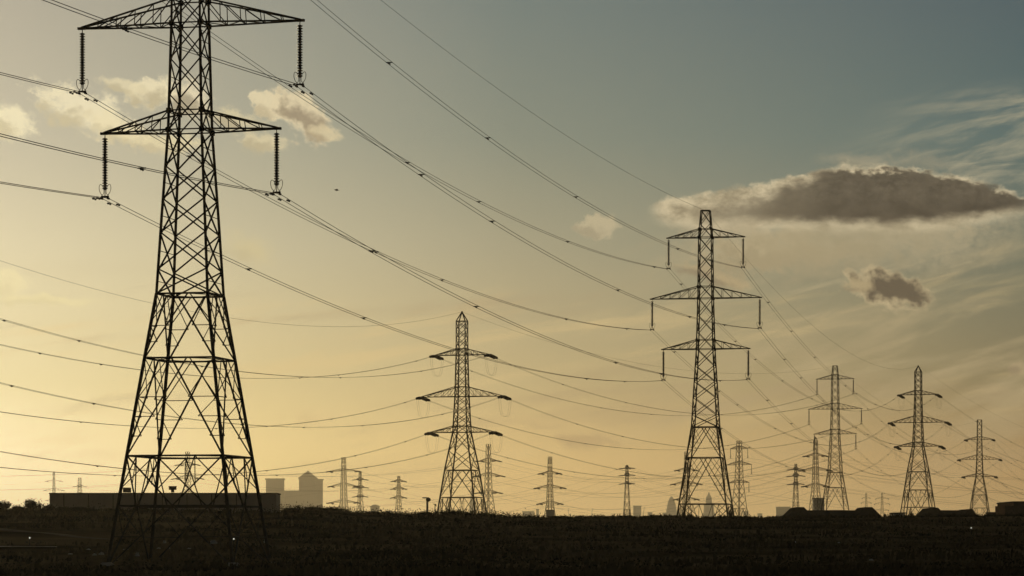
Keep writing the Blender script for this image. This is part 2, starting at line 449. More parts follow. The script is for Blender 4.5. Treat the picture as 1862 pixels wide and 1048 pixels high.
def pylon(P_, base, theta, w=1.0, detail=2, dz=0.0, scl=1.0, dir_f=None, dir_b=None, slope=.1):
    """builds a lattice pylon; returns root. local x = crossarm axis, y = along the line"""
    root = empty('lattice_pylon', (base[0], base[1], 0), -theta)
    prof = [(z*scl+dz, h*scl) for z, h in P_['profile']]
    if dz > 1:                       # a longer leg extension down to the ground
        z0, h0 = prof[0]; z1, h1 = prof[1]; sl = (h1-h0)/(z1-z0)
        prof = [(z0-min(dz,2.0), h0-sl*min(dz,2.0))]+prof[1:]
    hh = lambda z: interp(prof, z)
    Z = lambda z: z*scl+dz
    lw, bw, tw = .21*w, .105*w, .06*w
    faces = [((-1,-1),(1,-1)),((1,-1),(1,1)),((1,1),(-1,1)),((-1,1),(-1,-1))]
    def FP(fi, u, z, off=0.0):
        a, b = faces[fi]; h = hh(z)
        x = (a[0]*(1-u)+b[0]*(1+u))/2*h; y = (a[1]*(1-u)+b[1]*(1+u))/2*h
        nx, ny = [(0,-1),(1,0),(0,1),(-1,0)][fi]
        return Vector((x+nx*off, y+ny*off, z))
    zb = prof[0][0]; ztop = Z(P_['xp'][-1])
    for sx, sy in ((-1,-1),(1,-1),(1,1),(-1,1)):
        mb = MB(); zs = [z for z, _ in prof if z <= ztop+.01]
        if zs[-1] < ztop-.01: zs.append(ztop)
        for a, b in zip(zs, zs[1:]):
            k = 1.0 if a < Z(20) else .82 if a < Z(39) else .7
            mb.beam((sx*hh(a), sy*hh(a), a), (sx*hh(b), sy*hh(b), b), lw*k)
        leg = mb.build('leg', steel, root)
        if detail >= 2:
            ft = MB(); ft.lathe([(.55,-.9),(.55,.25),(.35,.4)], (sx*hh(zb), sy*hh(zb), zb), None, 10)
            ft.build('footing', concrete, leg)
    br = MB()
    for fi in range(4):
        for a, b in zip(P_['xp'], P_['xp'][1:]):
            a, b = Z(a), Z(b)
            k = 1.0 if b < Z(33) else .85
            br.beam(FP(fi,-1,a,.03), FP(fi,1,b,.03), bw*k); br.beam(FP(fi,1,a,-.03-bw/2), FP(fi,-1,b,-.03-bw/2), bw*k)
            if detail >= 2 and fi in (1, 3) and b < Z(40):
                zm = (a+b)/2; br.beam(FP(fi,-1,zm), FP(fi,1,zm), tw*.8)
        levels = [P_['ap'][0][0]] + [p[1] for p in P_['ap']]
        for z in levels: br.beam(FP(fi,-1,Z(z)), FP(fi,1,Z(z)), bw*1.3)
        for a, b in P_['ap']:
            a, b = Z(a), Z(b)
            nlev = 3 if (a-b) < 6 else 4
            for s in (-1, 1):
                u0 = -.22*s
                dg = lambda f: (u0+(s-u0)*f)
                br.beam(FP(fi,u0,a,.03*s), FP(fi,s,b,.03*s), bw*1.05)
                if detail < 1: continue
                prev = None
                for i in range(1, nlev+1):
                    f = i/(nlev+1); z = a+(b-a)*f; u = dg(f)
                    if u*s < .1: 
                        prev = (FP(fi,s,a)); 
                    q = FP(fi,u,z); l = FP(fi,s,z)
                    if u*s > .15:
                        br.beam(q, l, tw)
                        if prev is not None: br.beam(prev, q, tw)
                        prev = l
                if detail >= 1: br.beam(FP(fi,.3*s,a), FP(fi,s,a+(b-a)*.42), tw*1.1)
        a, c, b = [Z(v) for v in P_['foot']]; b = zb
        br.beam(FP(fi,-1,c), FP(fi,1,c), bw*1.2)
        for s in (-1, 1):
            br.beam(FP(fi,s,a,.02*s), FP(fi,0,c,.02*s), bw); br.beam(FP(fi,0,c,.02*s), FP(fi,s,b,.02*s), bw)
            if detail >= 1:
                br.beam(FP(fi,.42*s,a), FP(fi,s,c+(a-c)*.35), tw*1.2); br.beam(FP(fi,.42*s,a), FP(fi,.42*s,c+(a-c)*.42), tw)
                br.beam(FP(fi,.42*s,a), FP(fi,.1*s,c), tw*1.3)
                br.beam(FP(fi,s,(b+c)/2), FP(fi,.5*s,(b+c)/2), tw); br.beam(FP(fi,s,c), FP(fi,.5*s,(b+c)/2), tw)
    if detail >= 2:                  # plan bracing and gusset plates
        for z in levels:
            z = Z(z)
            mids = [FP(i,0,z) for i in range(4)]
            for i in range(4): br.beam(mids[i], mids[(i+1)%4], tw)
        for z, L, r in P_['arms']:
            for q in (z, z+r):
                q = Z(q)
                for sx in (-1,1):
                    for sy in (-1,1):
                        h = hh(q); br.box(sx*h-.16, sx*h+.16, sy*h-.13, sy*h+.13, q-.2, q+.16)
                for fi in range(4): br.beam(FP(fi,-1,q), FP(fi,1,q), bw*.9)
    else:
        for z, L, r in P_['arms']:
            for q in (z, z+r):
                for fi in range(4): br.beam(FP(fi,-1,Z(q)), FP(fi,1,Z(q)), bw*.9)
    br.build('bracing', steel, root)
    # top
    cp = MB(); zt = Z(P_['top']); h = hh(ztop)
    for fi in range(4): cp.beam(FP(fi,-1,ztop), FP(fi,1,ztop), bw)
    if P_['cap'] == 'peak':
        for sx in (-1,1):
            for sy in (-1,1): cp.beam((sx*h, sy*h, ztop), (0,0,zt), lw*.7)
        cp.beam((0,0,zt-.4), (0,0,zt+.15), lw)
    else:
        cp.beam((-h,0,ztop), (h,0,ztop), bw*1.2)
    cp.build('earthwire_peak', steel, root)
    for li, (z, L, r) in enumerate(P_['arms']):
        L *= scl; r *= scl; z = Z(z)
        for s in (-1, 1):
            ar = MB(); h0, h1 = hh(z), hh(z+r)
            lo = lambda t, y: Vector((s*(h0+(L-h0)*t), y*h0*(1-t)+y*.08*t, z))
            up = lambda t, y: Vector((s*(h1+(L-.15-h1)*t), y*h1*(1-t)+y*.06*t, z+r*(1-t)+.07*t))
            n = 5 if li == 1 else 4
            for y in (-1, 1):
                ar.beam(lo(0,y), lo(1,y), bw*1.15); ar.beam(up(0,y), up(1,y), bw*1.15)
                for i in range(n):
                    t = i/n; t2 = (i+1)/n
                    if detail >= 1 or i % 2 == 0: ar.beam(lo(t,y), up(t,y), tw) if i else None
                    if detail >= 1: ar.beam(up(t,y), lo(t2,y), tw*1.15)
            if detail >= 1:
                for i in range(n):
                    sg = 1 if i % 2 else -1
                    ar.beam(lo(i/n,sg), lo((i+1)/n,-sg), tw)
                    if i: ar.beam(lo(i/n,1), lo(i/n,-1), tw)
            ar.box(*(sorted((s*(L-.45), s*(L+.12)))), -.13, .13, z-.08, z+.09)
            ar.build('crossarm', steel, root)
            tip = Vector((s*(L-.22), 0, z-.08))
            if P_['kind'] == 'susp':
                ln = STR*scl
                if detail >= 1:
                    ins = insulator(root, tip, (0,0,-1), ln-.15, k=10 if detail >= 2 else 6, r=.215*max(1, w*.8))
                else:
                    mb = MB(); mb.lathe([(.14*w,.3),(.14*w,ln)], tip, (0,0,-1), 6); ins = mb.build('insulator_string', glass, root)
                if detail >= 1:
                    yk = MB(); zz = tip.z-ln+.12
                    yk.box(tip.x-.3, tip.x+.3, -.04, .04, zz-.06, zz+.06)
                    for e in (-.25, .25): yk.box(tip.x+e-.05, tip.x+e+.05, -.22, .22, zz-.2, zz-.07)
                    yk.build('yoke', steel, ins)
                    for e in (-1, 1):
                        c = Vector((tip.x+e*.27, 0, zz+.52))
                        pts = [c+Vector((.17*math.cos(t)+e*.07*math.sin(t), 0, .38*math.sin(t))) for t in [2*math.pi*i/18 for i in range(18)]]
                        hn = MB(); hn.tube(pts, .024*w, 5, True); hn.beam(c+Vector((0,0,-.4)), (tip.x+e*.1,0,zz), .04*w)
                        hn.build('arcing_horn', steel, ins)
            else:
                ends = []
                for dvec in (dir_f, dir_b):
                    d = dvec.copy()
                    if detail >= 1:
                        side = d.cross(Vector((0,0,1))).normalized()
                        mb = MB(); length = TLEN*scl
                        prof_ = [(.04,0),(.04,.3)]; hgt = .3
                        nn = int((length-.8)/.17)
                        for i in range(nn):
                            prof_ += [(.07,hgt),(.25*w,hgt+.05),(.24*w,hgt+.09),(.07,hgt+.10)]; hgt += .17
                        prof_ += [(.04,hgt),(.04,length)]
                        for e in (-.3, .3): mb.lathe(prof_, tip+side*e, d, 7)
                        mb.beam(tip+side*.3+d*.25, tip-side*.3+d*.25, .12); mb.beam(tip+side*.3+d*(length-.1), tip-side*.3+d*(length-.1), .14)
                        mb.build('insulator_string', glass, root)
                    else:
                        mb = MB(); mb.lathe([(.2*w,.3),(.2*w,TLEN*scl)], tip, d, 6); mb.build('insulator_string', glass, root)
                    ends.append(tip+d*TLEN*scl)
                jm = MB(); a, b = ends
                for e in ((-.22,.22) if detail >= 2 else (0,)):
                    pts = [a.lerp(b, t)+Vector((e,0,-4.0*scl*(1-(2*t-1)**4))) for t in [i/14 for i in range(15)]]
                    jm.tube(pts, .013*w, 4)
                jm.build('jumper_loop', wire_m, root)
    root['_'] = 0; del root['_']
    return root

class T:      # a place on a line: knows where its wires hang
    def __init__(s, P_, x, y, dz=0.0, scl=1.0, phrase=''):
        s.P = P_; s.x = x; s.y = y; s.dz = dz; s.scl = scl; s.phrase = phrase; s.theta = 0; s.fwd = None; s.bwd = None; s.root = None
    def local(s, v):
        c, n = math.cos(-s.theta), math.sin(-s.theta)
        return Vector((s.x+c*v.x-n*v.y, s.y+n*v.x+c*v.y, v.z))
    def tip(s, li, side):
        z, L, r = s.P['arms'][li]
        return Vector((side*(L*s.scl-.22), 0, z*s.scl+s.dz-.08))
    def hang(s, li, side, which):
        if li < 0: return s.local(Vector((0,0,s.P['top']*s.scl+s.dz)))
        t = s.tip(li, side)
        if s.P['kind'] == 'susp': return s.local(t-Vector((0,0,STR*s.scl)))
        return s.local(t+(s.fwd if which == 'f' else s.bwd)*TLEN*s.scl)
def heading(a, b): return math.atan2(b.x-a.x, b.y-a.y)
def set_line(ts, sags):
    for i, t in enumerate(ts):
        hs = []
        if i > 0: hs.append(heading(ts[i-1], t))
        if i < len(ts)-1: hs.append(heading(t, ts[i+1]))
        t.theta = sum(hs)/len(hs)
        def dirv(h, sag, L):
            a = h-t.theta; v = Vector((math.sin(a), math.cos(a), -4*sag/L)); return v.normalized()
        t.fwd = Vector((0,1,-.1)).normalized(); t.bwd = Vector((0,-1,-.1)).normalized()
        if i < len(ts)-1:
            L = math.hypot(ts[i+1].x-t.x, ts[i+1].y-t.y); t.fwd = dirv(hs[-1], sags[i], L)
        if i > 0:
            L = math.hypot(ts[i-1].x-t.x, ts[i-1].y-t.y); t.bwd = dirv(heading(t, ts[i-1]), sags[i-1], L)
SIDE = {-1: 'left', 1: 'right'}; LEV = {-1: 'peak', 0: 'upper', 1: 'middle', 2: 'lower'}
def span(a, b, li, side, sag, twin=True, r=.030, damp=(False, False), spacers=True, group=None, la=None, t0=0.0):
    A = a.hang(li, side, 'f'); B = b.hang(li, side, 'b')
    L = (B-A).length; d = (B-A); d.z = 0; d.normalize(); lat = Vector((d.y, -d.x, 0))
    pos = lambda t: A.lerp(B, t)-Vector((0,0,4*sag*t*(1-t)))
    n = 48
    where = f"{'earth wire' if li < 0 else ('twin conductor' if twin else 'conductor')} "
    if li < 0: lab = f"thin earth wire from {a.phrase} top to {b.phrase}"
    else: lab = f"twin wire from {a.phrase} to {b.phrase}, {LEV[li]} {SIDE[side]} arms"
    if la: lab = la
    lab = ' '.join(lab.split()[:40])
    root = empty('earth_wire' if li < 0 else 'power_line', tuple(A))
    tag(root, lab, 'power line', group)
    for e in ((-.25, .25) if twin else (0,)):
        mb = MB(); mb.tube([pos(t0+(1-t0)*i/n)+lat*e-A for i in range(n+1)], r, 4); mb.build('wire', wire_m, root)
    if spacers and li >= 0:
        k = max(2, int(L/48))
        for i in range(k):
            t = (i+.5+.25*math.sin(i*2.3+li+side))/k
            if t < t0: continue
            p = pos(t)-A; mb = MB()
            if twin: mb.beam(p-lat*.28, p+lat*.28, .07, .08)
            q = p+Vector((0,0,-.1)); mb.beam(q-d*.2, q+d*.2, .07); 
            for e in (-1,1): mb.lathe([(.03,-.08),(.065,-.04),(.065,.05),(.03,.09)], q+d*.2*e, d, 6)
            mb.build('spacer', wire_m, root)
    for which, on in zip((0,1), damp):
        if not on: continue
        for e in (-.25,.25):
            dist = 1.6+.55*(e > 0); t = dist/L if which == 0 else 1-dist/L
            p = pos(t)+lat*e-A+Vector((0,0,-.12)); mb = MB()
            mb.beam(p-d*.22, p+d*.22, .03); mb.beam(p, p+Vector((0,0,.12)), .05)
            for s_ in (-1,1): mb.lathe([(.03,-.1),(.075,-.06),(.075,.06),(.03,.1)], p+d*.24*s_, d, 6)
            mb.build('damper', wire_m, root)
    return root

# line 1: runs from beside the camera past the nearest pylon, far to the right
T1 = T(SUSP, -23.4, 224, 0, 1, 'huge nearest pylon'); T2 = T(SUSP, 29.6, 470.6, 0, 1, 'second largest pylon')
T0 = T(SUSP, -76.4, -22.6, 0, 1, 'unseen pylon behind the viewer'); TB = T(TENS, 136, 1031, 8.0, 1, 'pointed right pylon'); T6 = T(TENS, 324, 1384, 4, 1, 'right edge')
set_line([T0,T1,T2,TB,T6], [4.1,4.1,12,20])
# line 2: angle pylon in the middle, then the pylon between the two right-hand ones
TA = T(TENS, -11.2, 690, 0, 1, 'pointed middle pylon'); T3 = T(SUSP, 100.2, 955, 4.8, 1, 'hook armed right pylon')
TL = T(TENS, -103, 190, -1.0, 1, 'left edge'); TC = T(TENS, 218, 1436, 7.1, 1, 'flat topped far-right pylon'); T7 = T(TENS, 352, 1890, 7, 1, 'right edge')
set_line([TL,TA,T3,TC,T7], [13.7,9.4,12,14])
TC.P = dict(TENS); TC.P['cap'] = 'flat'; TC.P['xp'] = TENS['xp'][:-1]+[53.9]; TC.P['top'] = 53.9

T1.root = pylon(SUSP, (T1.x,T1.y), T1.theta, .93, 2)
tag(T1.root, 'huge dark lattice pylon filling the left foreground, its top cut off by the frame', 'pylon', 'steel lattice pylons')
T2.root = copy_tree(T1.root); T2.root.location = (T2.x, T2.y, 0); T2.root.rotation_euler = (0,0,-T2.theta)
tag(T2.root, 'second largest pylon, its top reaching the long dark cloud')
T3.root = copy_tree(T1.root); T3.root.location = (T3.x, T3.y, T3.dz); T3.root.rotation_euler = (0,0,-T3.theta)
tag(T3.root, 'hook armed pylon with hanging insulators, left of the pointed right pylon')
TA.root = pylon(TENS, (TA.x,TA.y), TA.theta, 1.25, 2, 0, 1, TA.fwd, TA.bwd)
tag(TA.root, 'pointed middle pylon with dark slanting insulators and hanging loops', 'pylon', 'steel lattice pylons')
TB.root = pylon(TENS, (TB.x,TB.y), TB.theta, 1.35, 2, TB.dz, 1, TB.fwd, TB.bwd)
tag(TB.root, 'pointed right pylon standing in the gap between the two dark houses', 'pylon', 'steel lattice pylons')
TC.root = pylon(TC.P, (TC.x,TC.y), TC.theta, 1.35, 1, TC.dz, 1, TC.fwd, TC.bwd)
tag(TC.root, 'flat topped pylon standing farthest right of the large ones', 'pylon', 'steel lattice pylons')

G1 = 'wires of the nearest line'; G2 = 'wires of the middle line'
for li in (-1,0,1,2):
    for side in ((1,) if li < 0 else (-1,1)):
        tw = li >= 0; r = .024 if tw else .019
        span(T0, T1, li, side, 4.1 if tw else 3.2, tw, r, (False, tw), group=G1, t0=0.0,
             la=(f"twin wire from the left edge to the huge nearest pylon, {LEV[li]} {SIDE[side]} arm" if tw else 'thin earth wire arriving at the top of the huge nearest pylon from the left'))
        span(T1, T2, li, side, 4.1 if tw else 3.0, tw, r, (tw, False), group=G1)
        span(T2, TB, li, side, 12 if tw else 9, tw, r, group=G1)
        span(TB, T6, li, side, 20, tw, r, group=G1)
        span(TL, TA, li, side, (15.0, 14.2, 14.0)[li] if tw else 16, tw, r, group=G2, t0=0.0,
             la=(f"sagging twin wire, left edge to the pointed middle pylon, {LEV[li]} {SIDE[side]} arm" if tw else 'thin earth wire sagging from the left edge to the tip of the pointed middle pylon'))
        span(TA, T3, li, side, 9.4 if tw else 7, tw, r, group=G2)
        span(T3, TC, li, side, 12 if tw else 9, tw, r, group=G2)
        span(TC, T7, li, side, 14, tw, r, group=G2)

# far pylons ---------------------------------------------------------
def far(px, top, D, a1, a3, rot, kind, phrase, label, hw=(5.95,8.5,6.75), wide=1.0, th=2.0, det=1, cap='flat'):
    th *= .62
    s = F/D; zt = EYE+(995-top)/s; z1 = EYE+(995-a1)/s; z3 = EYE+(995-a3)/s
    z2 = (z1+z3)/2+.4
    zb = min(5.0, z3-16)
    f = (z3-zb)/27
    P_ = dict(profile=[(zb,4.9*wide),(zb+15*f,2.7*wide),(z3,1.5*wide),(z1,1.0*wide),(zt,.85*wide)],
              xp=[zb+15*f, zb+19*f, zb+23*f, z3, (z3*2+z2)/3, (z3+2*z2)/3, z2, (z2*2+z1)/3, (z2+2*z1)/3, z1, (z1+zt)/2, zt if cap == 'flat' else zt-2],
              ap=[(zb+15*f, zb+9*f)], foot=(zb+9*f, zb+5*f, zb), arms=[(z1,hw[0],1.3),(z2,hw[1],1.7),(z3,hw[2],1.3)], top=zt, kind=kind, cap=cap)
    t = T(P_, (px-931)/s, D, 0, 1, phrase); t.theta = R(rot)
    t.fwd = Vector((0,1,-.12)).normalized(); t.bwd = Vector((0,-1,-.12)).normalized()
    t.root = pylon(P_, (t.x, t.y), t.theta, th, det, 0, 1, t.fwd, t.bwd)
    tag(t.root, label, 'pylon', 'steel lattice pylons')
    return t
f888 = far(888, 808, 1650, 838, 896, 38, 'tens', 'pylon behind the middle one', 'pale pylon standing right behind the pointed middle pylon', th=1.9)
f1000 = far(1000, 831, 1778, 861, 916, 25, 'tens', 'squat flat topped pylon', 'squat flat topped pylon with a dark block at its foot, right of the middle', th=2.2)
f1247 = far(1248, 822, 1800, 855, 908, 25, 'tens', 'mostly hidden pylon', 'pylon mostly hidden behind the left leg of the second largest pylon', th=2.0)
f1343 = far(1344, 802, 1538, 816, 878, 46, 'susp', 'pale hook armed pylon', 'pale pylon with hanging insulators right behind the second largest pylon', th=1.9)
f1483 = far(1483, 795, 1700, 829, 884, 30, 'tens', 'brown pylon', 'brown pylon rising behind the left house roof beside a grey block', th=2.1, cap='peak')
f340 = far(341, 822, 1700, 845, 898, 30, 'tens', 'pylon between the legs', 'pale pylon seen between the legs of the huge foreground pylon', th=1.6)
f625 = far(625, 832, 1700, 857, 914, 22, 'tens', 'wide armed pylon', 'wide armed pylon just right of the skyscrapers with the pyramid top', (9.0,8.0,8.4), th=1.9)
f655 = far(655, 858, 2300, 872, 903, 50, 'tens', 'small pale pylon', 'small pale pylon close beside the wide armed one', (5,5.6,5), .8, th=2.0)
f725 = far(725, 866, 2300, 875, 905, 25, 'tens', 'lone small pylon', 'small pale pylon alone between the wide armed one and the floodlight mast', (4.6,5,5), .8, th=2.2)
f1140 = far(1140, 846, 1900, 851, 879, 80, 'tens', 'narrow centre pylon', 'narrow pylon seen almost side on, alone left of the second largest', (6,7.5,6), .62, th=2.2)
f1447 = far(1447, 844, 1900, 853, 880, 78, 'tens', 'narrow right pylon', 'narrow pylon seen side on just left of the left house roof', (6,7.5,6), .62, th=2.2)
f1575 = far(1575, 897, 3000, 906, 925, 10, 'tens', 'tiny pylon over the left house', 'tiny pylon above the right end of the left house roof', (4,5,4), .7, th=2.2, det=0)
f1604 = far(1604, 897, 2800, 907, 928, 10, 'tens', 'tiny pylon between the houses', 'tiny pylon in the gap between the two house roofs', (6,7,6), .7, th=2.2, det=0)
f98 = far(98, 858, 3200, 875, 910, 15, 'tens', 'faintest left pylon', 'faintest pylon, wide armed, above the left corner of the long shed', (8.5,10.5,8.5), .9, th=2.0, det=0)
f145 = far(145, 869, 3000, 884, 915, 60, 'tens', 'small pylon above the shed', 'small faint pylon behind the roof of the long shed, second from the left', (7,8,7), 1.4, th=2.2, det=0)
GF = 'wires of the distant lines'
def virt(x, y, ref, phrase): 
    t = T(ref.P, x, y, 0, 1, phrase); t.theta = ref.theta; t.fwd = ref.fwd; t.bwd = ref.bwd; return t
vL = virt(-420, 1700, f340, 'left edge'); vR = virt(520, 1900, f1483, 'right edge'); vR2 = virt(560, 2300, f1343, 'right edge')
vL2 = virt(-520, 2600, f98, 'left edge')
FW = .03
far_spans = [(vL,f340,6),(f340,f888,7),(f888,f1247,7),(f1247,f1483,6),(f1483,vR,12),(f1000,f1343,8),(f625,f1000,8),(f1343,vR2,12),
             (vL2,f98,8),(f98,f655,12),(f655,f725,2),(f725,f1140,14),(f1140,f1447,9)]
for a, b, sg in far_spans:
    for li in (0,1,2):
        for side in (-1,1):
            A = a; 
            lab = f"faint wire from {a.phrase} to {b.phrase}, {LEV[li]} {SIDE[side]} arms"
            if a in (vL, vL2): lab = f"faint wire, left edge to {b.phrase}, {LEV[li]} {SIDE[side]} arm"
            if side == 1 and a in (f98, f655, f725, vL2): continue
            span(a, b, li, side, sg, False, .034, spacers=False, group=GF, la=lab)

# ------------------------------------------------------------------ buildings
def box_building(x0, x1, ytop, D, depth, name, label, cat, material, base=None, roof=None, group=None):
    a = at(x0, ytop, D); b = at(x1, ytop, D); zb = terrain((a.x+b.x)/2, D)-.5 if base is None else base
    root = empty(name, ((a.x+b.x)/2, D, zb)); w = (b.x-a.x)/2; h = a.z-zb
    tag(root, label, cat, group)
    MB().box(-w, w, 0, depth, 0, h).build('wall', material, root)
    t = max(.15, h*.012)
    MB().box(-w-t, w+t, -t, depth+t, h, h+t*1.6).build('roof', roof or trim_m, root)
    return root, w, h
# long shed on the left
sh, w, h = box_building(90, 502, 898.5, 650, 12, 'warehouse', 'long low grey warehouse behind the legs of the huge foreground pylon', 'warehouse', clad_m, roof=trim_m)
for i in range(9):
    x = -w+3+i*5.2
    MB().box(x-.05, x+.12, -.12, -.002, 0, h-.1).build('downpipe', trim_m, sh)
dm = MB(); dm.box(w-9, w-5, -.1, -.003, 0, 4.4); d_ = dm.build('door', trim_m, sh)
def on_roof(px, wpx, hpx, name, label, stem=False):
    a = at(px, 898, 650+4); wd = wpx*650/F/2; ht = hpx*650/F
    zr = EYE+(995-897.0)*650/F+.2
    r_ = empty(name, (a.x, 654, zr)); tag(r_, label, 'roof unit')
    if stem:
        MB().box(-wd, wd, -.6, .6, ht*.45, ht).build('tank', trim_m, r_)
        MB().box(-wd*.4, wd*.4, -.4, .4, 0, ht*.45).build('stand', trim_m, r_)
        MB().box(-wd*1.15, wd*1.15, -.7, .7, ht, ht+.08).build('lid', trim_m, r_)
    else:
        MB().box(-wd, wd, -1, 1, 0, ht).build('housing', trim_m, r_)
        mb = MB()
        for i in range(4): mb.box(-wd*.8, wd*.8, -1.06, -1.003, ht*(.2+.18*i), ht*(.28+.18*i))
        mb.build('louvre', steel, r_)
on_roof(231, 13, 9, 'roof_unit', 'dark boxy unit on the warehouse roof by the left leg of the pylon')
on_roof(314, 13, 11, 'roof_tank', 'dark tank on a short stand on the warehouse roof', True)

# roofs on the right
def house(px0, px1, pk, rid, wing, D, label, pk2=None, wing2=None):
    s = F/D; x0 = (px0-931)/s; x1 = (px1-931)/s; zb = terrain((x0+x1)/2, D)
    zr = EYE+(995-rid)/s; zp = EYE+(995-pk)/s; ze = EYE+(995-941)/s; wv = wing/s
    root = empty('farm_house', ((x0+x1)/2, D, zb-.3)); tag(root, label, 'house', 'dark low houses on the right')
    cx = (x0+x1)/2; L = (x1-x0)/2; zo = zb-.3; ze -= zo; zr -= zo; zp -= zo
    MB().box(-L+.4, L-.4, .4, 9.6, 0, ze).build('wall', brick_m, root)
    ov = .35
    mb = MB(); a = wv*.5
    mb.poly([(-L+a,ov*-1,ze),(L-a,-ov,ze),(L-a,10+ov,ze),(-L+a,10+ov,ze),(-L+a,5,zr),(L-a,5,zr)], [(0,1,5,4),(2,3,4,5),(1,2,5),(3,0,4),(3,2,1,0)])
    mb.build('roof', roof_m, root)
    for s_ in (-1, 1):
        if s_ == 1 and pk2: zp = EYE+(995-pk2)/s-zo; wv = wing2/s
        xa, xb = s_*L, s_*(L-2*wv); xm = s_*(L-wv)*1.0; xs = xm-s_*.2
        lo, hi = min(xa,xb), max(xa,xb)
        mb = MB(); fl = wv*.26
        pts = [(lo-.2,-1.5,ze-.05),(hi+.2,-1.5,ze-.05),(xm+fl,-1.5,zp),(xm-fl,-1.5,zp),(lo-.2,11.5,ze-.05),(hi+.2,11.5,ze-.05),(xm+fl,11.5,zp),(xm-fl,11.5,zp)]
        mb.poly(pts, [(0,1,2,3),(5,4,7,6),(1,5,6,2),(4,0,3,7),(3,2,6,7),(4,5,1,0)])
        mb.build('roof_wing', roof_m, root)
        MB().box(lo, hi, -1.2, .399, 0, ze-.06).build('gable_wall', brick_m, root)
        for k in (-.5,.5):
            x = xm+k*wv
            MB().box(x-.5, x+.5, -1.24, -1.203, ze*.35, ze*.75).build('window', trim_m, root)
    return root
house(1430, 1602, 922.5, 927.5, 24, 560, 'wide dark house with two raised roof ends, left of the pointed right-hand pylon')
house(1676, 1775, 923.5, 927.5, 22, 600, 'smaller dark house with a hipped roof, right of the pointed right-hand pylon', 926, 12)
r_, w, h = box_building(1843, 1990, 914, 600, 20, 'office_block', 'dark stepped block cut by the right edge', 'building', brick_m)
MB().box(-w-1.7, -w-.003, 0, 12, 0, h-.6).build('side_wing', brick_m, r_)
mb = MB(); mb.box(-w+2, -w+5, -.05, -.003, h*.6, h*.8); mb.build('window', trim_m, r_)
box_building(1802, 1818, 933.5, 620, 6, 'shed', 'small flat shed beside the stepped block at the right edge', 'shed', brick_m)
box_building(1626, 1646, 934, 700, 8, 'outbuilding', 'low grey outbuilding at the left foot of the pointed right-hand pylon', 'shed', concrete)
box_building(1480, 1499, 907, 2600, 14, 'grey_block', 'grey block between the brown pylon and the insulator pylon behind the left house', 'building', clad_m)
box_building(993, 1008, 928, 1500, 12, 'grey_block', 'dark block at the foot of the flat topped pylon in the middle distance', 'building', clad_m)

# distant skyline
def tower(x0, x1, ytop, D, name, label, mt=tower_m, depth=None, base=7.0):
    depth = depth or (x1-x0)*D/F*.9
    return box_building(x0, x1, ytop, D, depth, name, label, 'skyscraper', mt, base=base, group='distant city towers', roof=mt)
tower(483.5, 515, 872.5, 9500, 'skyscraper', 'leftmost broad flat topped skyscraper, directly above the end of the warehouse')
tower(515, 543.4, 894, 9700, 'skyscraper', 'lower flat block between the flat topped and the pyramid topped skyscrapers')
r_, w, h = tower(543.6, 574.5, 871, 9540, 'skyscraper', 'tallest skyscraper, crowned with a pyramid')
d = w*1.8; p = at(559, 855.5, 9540).z-7.0
MB().poly([(-w-1,-1,h+4),(w+1,-1,h+4),(w+1,d+1,h+4),(-w-1,d+1,h+4),(0,d/2,p)], [(0,1,4),(1,2,4),(2,3,4),(3,0,4),(3,2,1,0)]).build('pyramid_roof', tower_m, r_)
tower(574.6, 586.5, 873.5, 9620, 'skyscraper', 'narrow flat topped tower touching the right side of the pyramid topped one')
r_, w, h = tower(673.5, 689.5, 922, 9000, 'skyscraper', 'small round shouldered tower between the wide armed pylon and the lone small pylon', tower2_m)
MB().lathe([(w*.95,h+1),(w*.7,h+5),(w*.2,h+7)], (0,w,0), None, 16).build('rounded_top', tower2_m, r_)
for x0, x1, y, D, lb in [(703,712,930,8000,'tiny block right of the round shouldered tower'),(950,971,931,11000,'low wide block left of the flat topped mid-distance pylon'),
        (975,980,927,11500,'slim block right beside the low wide one'),(1152,1166,921,12000,'blocky tower right of the narrow side-on pylon'),
        (1178,1186,933,12000,'low block left of the egg shaped tower'),(1413,1437,923,9000,'pale box shaped tower just left of the left house'),
        (1205,1213,934,12000,'low step at the left foot of the egg shaped tower'),(1232,1238,936,12500,'low step at the right foot of the egg shaped tower'),
        (1352,1361,931,12000,'low block behind the right leg of the second largest pylon'),(1378,1386,935,12000,'lowest block right of the second largest pylon')]:
    tower(x0, x1, y, D, 'skyscraper', lb, tower_m)
def lathe_tower(px, ytop, D, prof, name, label, k=18):
    p_ = at(px, ytop, D); H = p_.z-7
    root = empty(name, (p_.x, D, 7)); tag(root, label, 'skyscraper', 'distant city towers')
    s = D/F
    n = int(len(prof)*.6)
    MB().lathe([(r*s, f*H) for r, f in prof[:n+1]], (0,0,0), None, k).build('shaft', tower2_m, root)
    MB().lathe([(r*s*1.005, f*H) for r, f in prof[n:]], (0,0,0), None, k).build('crown', tower_m, root)
lathe_tower(1221, 903, 12500, [(9,0),(9.6,.25),(10.5,.42),(10.6,.55),(10,.65),(8.8,.76),(7,.86),(5,.93),(3,.975),(1.2,1.0)], 'egg_shaped_tower', 'rounded egg shaped skyscraper just left of the second largest pylon')
lathe_tower(1289, 895, 12600, [(13,0),(13,.5),(12.5,.6),(9.5,.62),(9,.76),(6,.78),(5,.9),(2,.95),(.6,1.0)], 'stepped_tower', 'stepped pointed skyscraper framed by the legs of the second largest pylon', 8)
lathe_tower(858, 888, 12000, [(9,0),(7.6,.3),(6,.5),(4.6,.65),(3.2,.78),(2,.9),(.5,1.0)], 'spire_tower', 'slender pointed spire behind the right leg of the pointed middle pylon', 4)
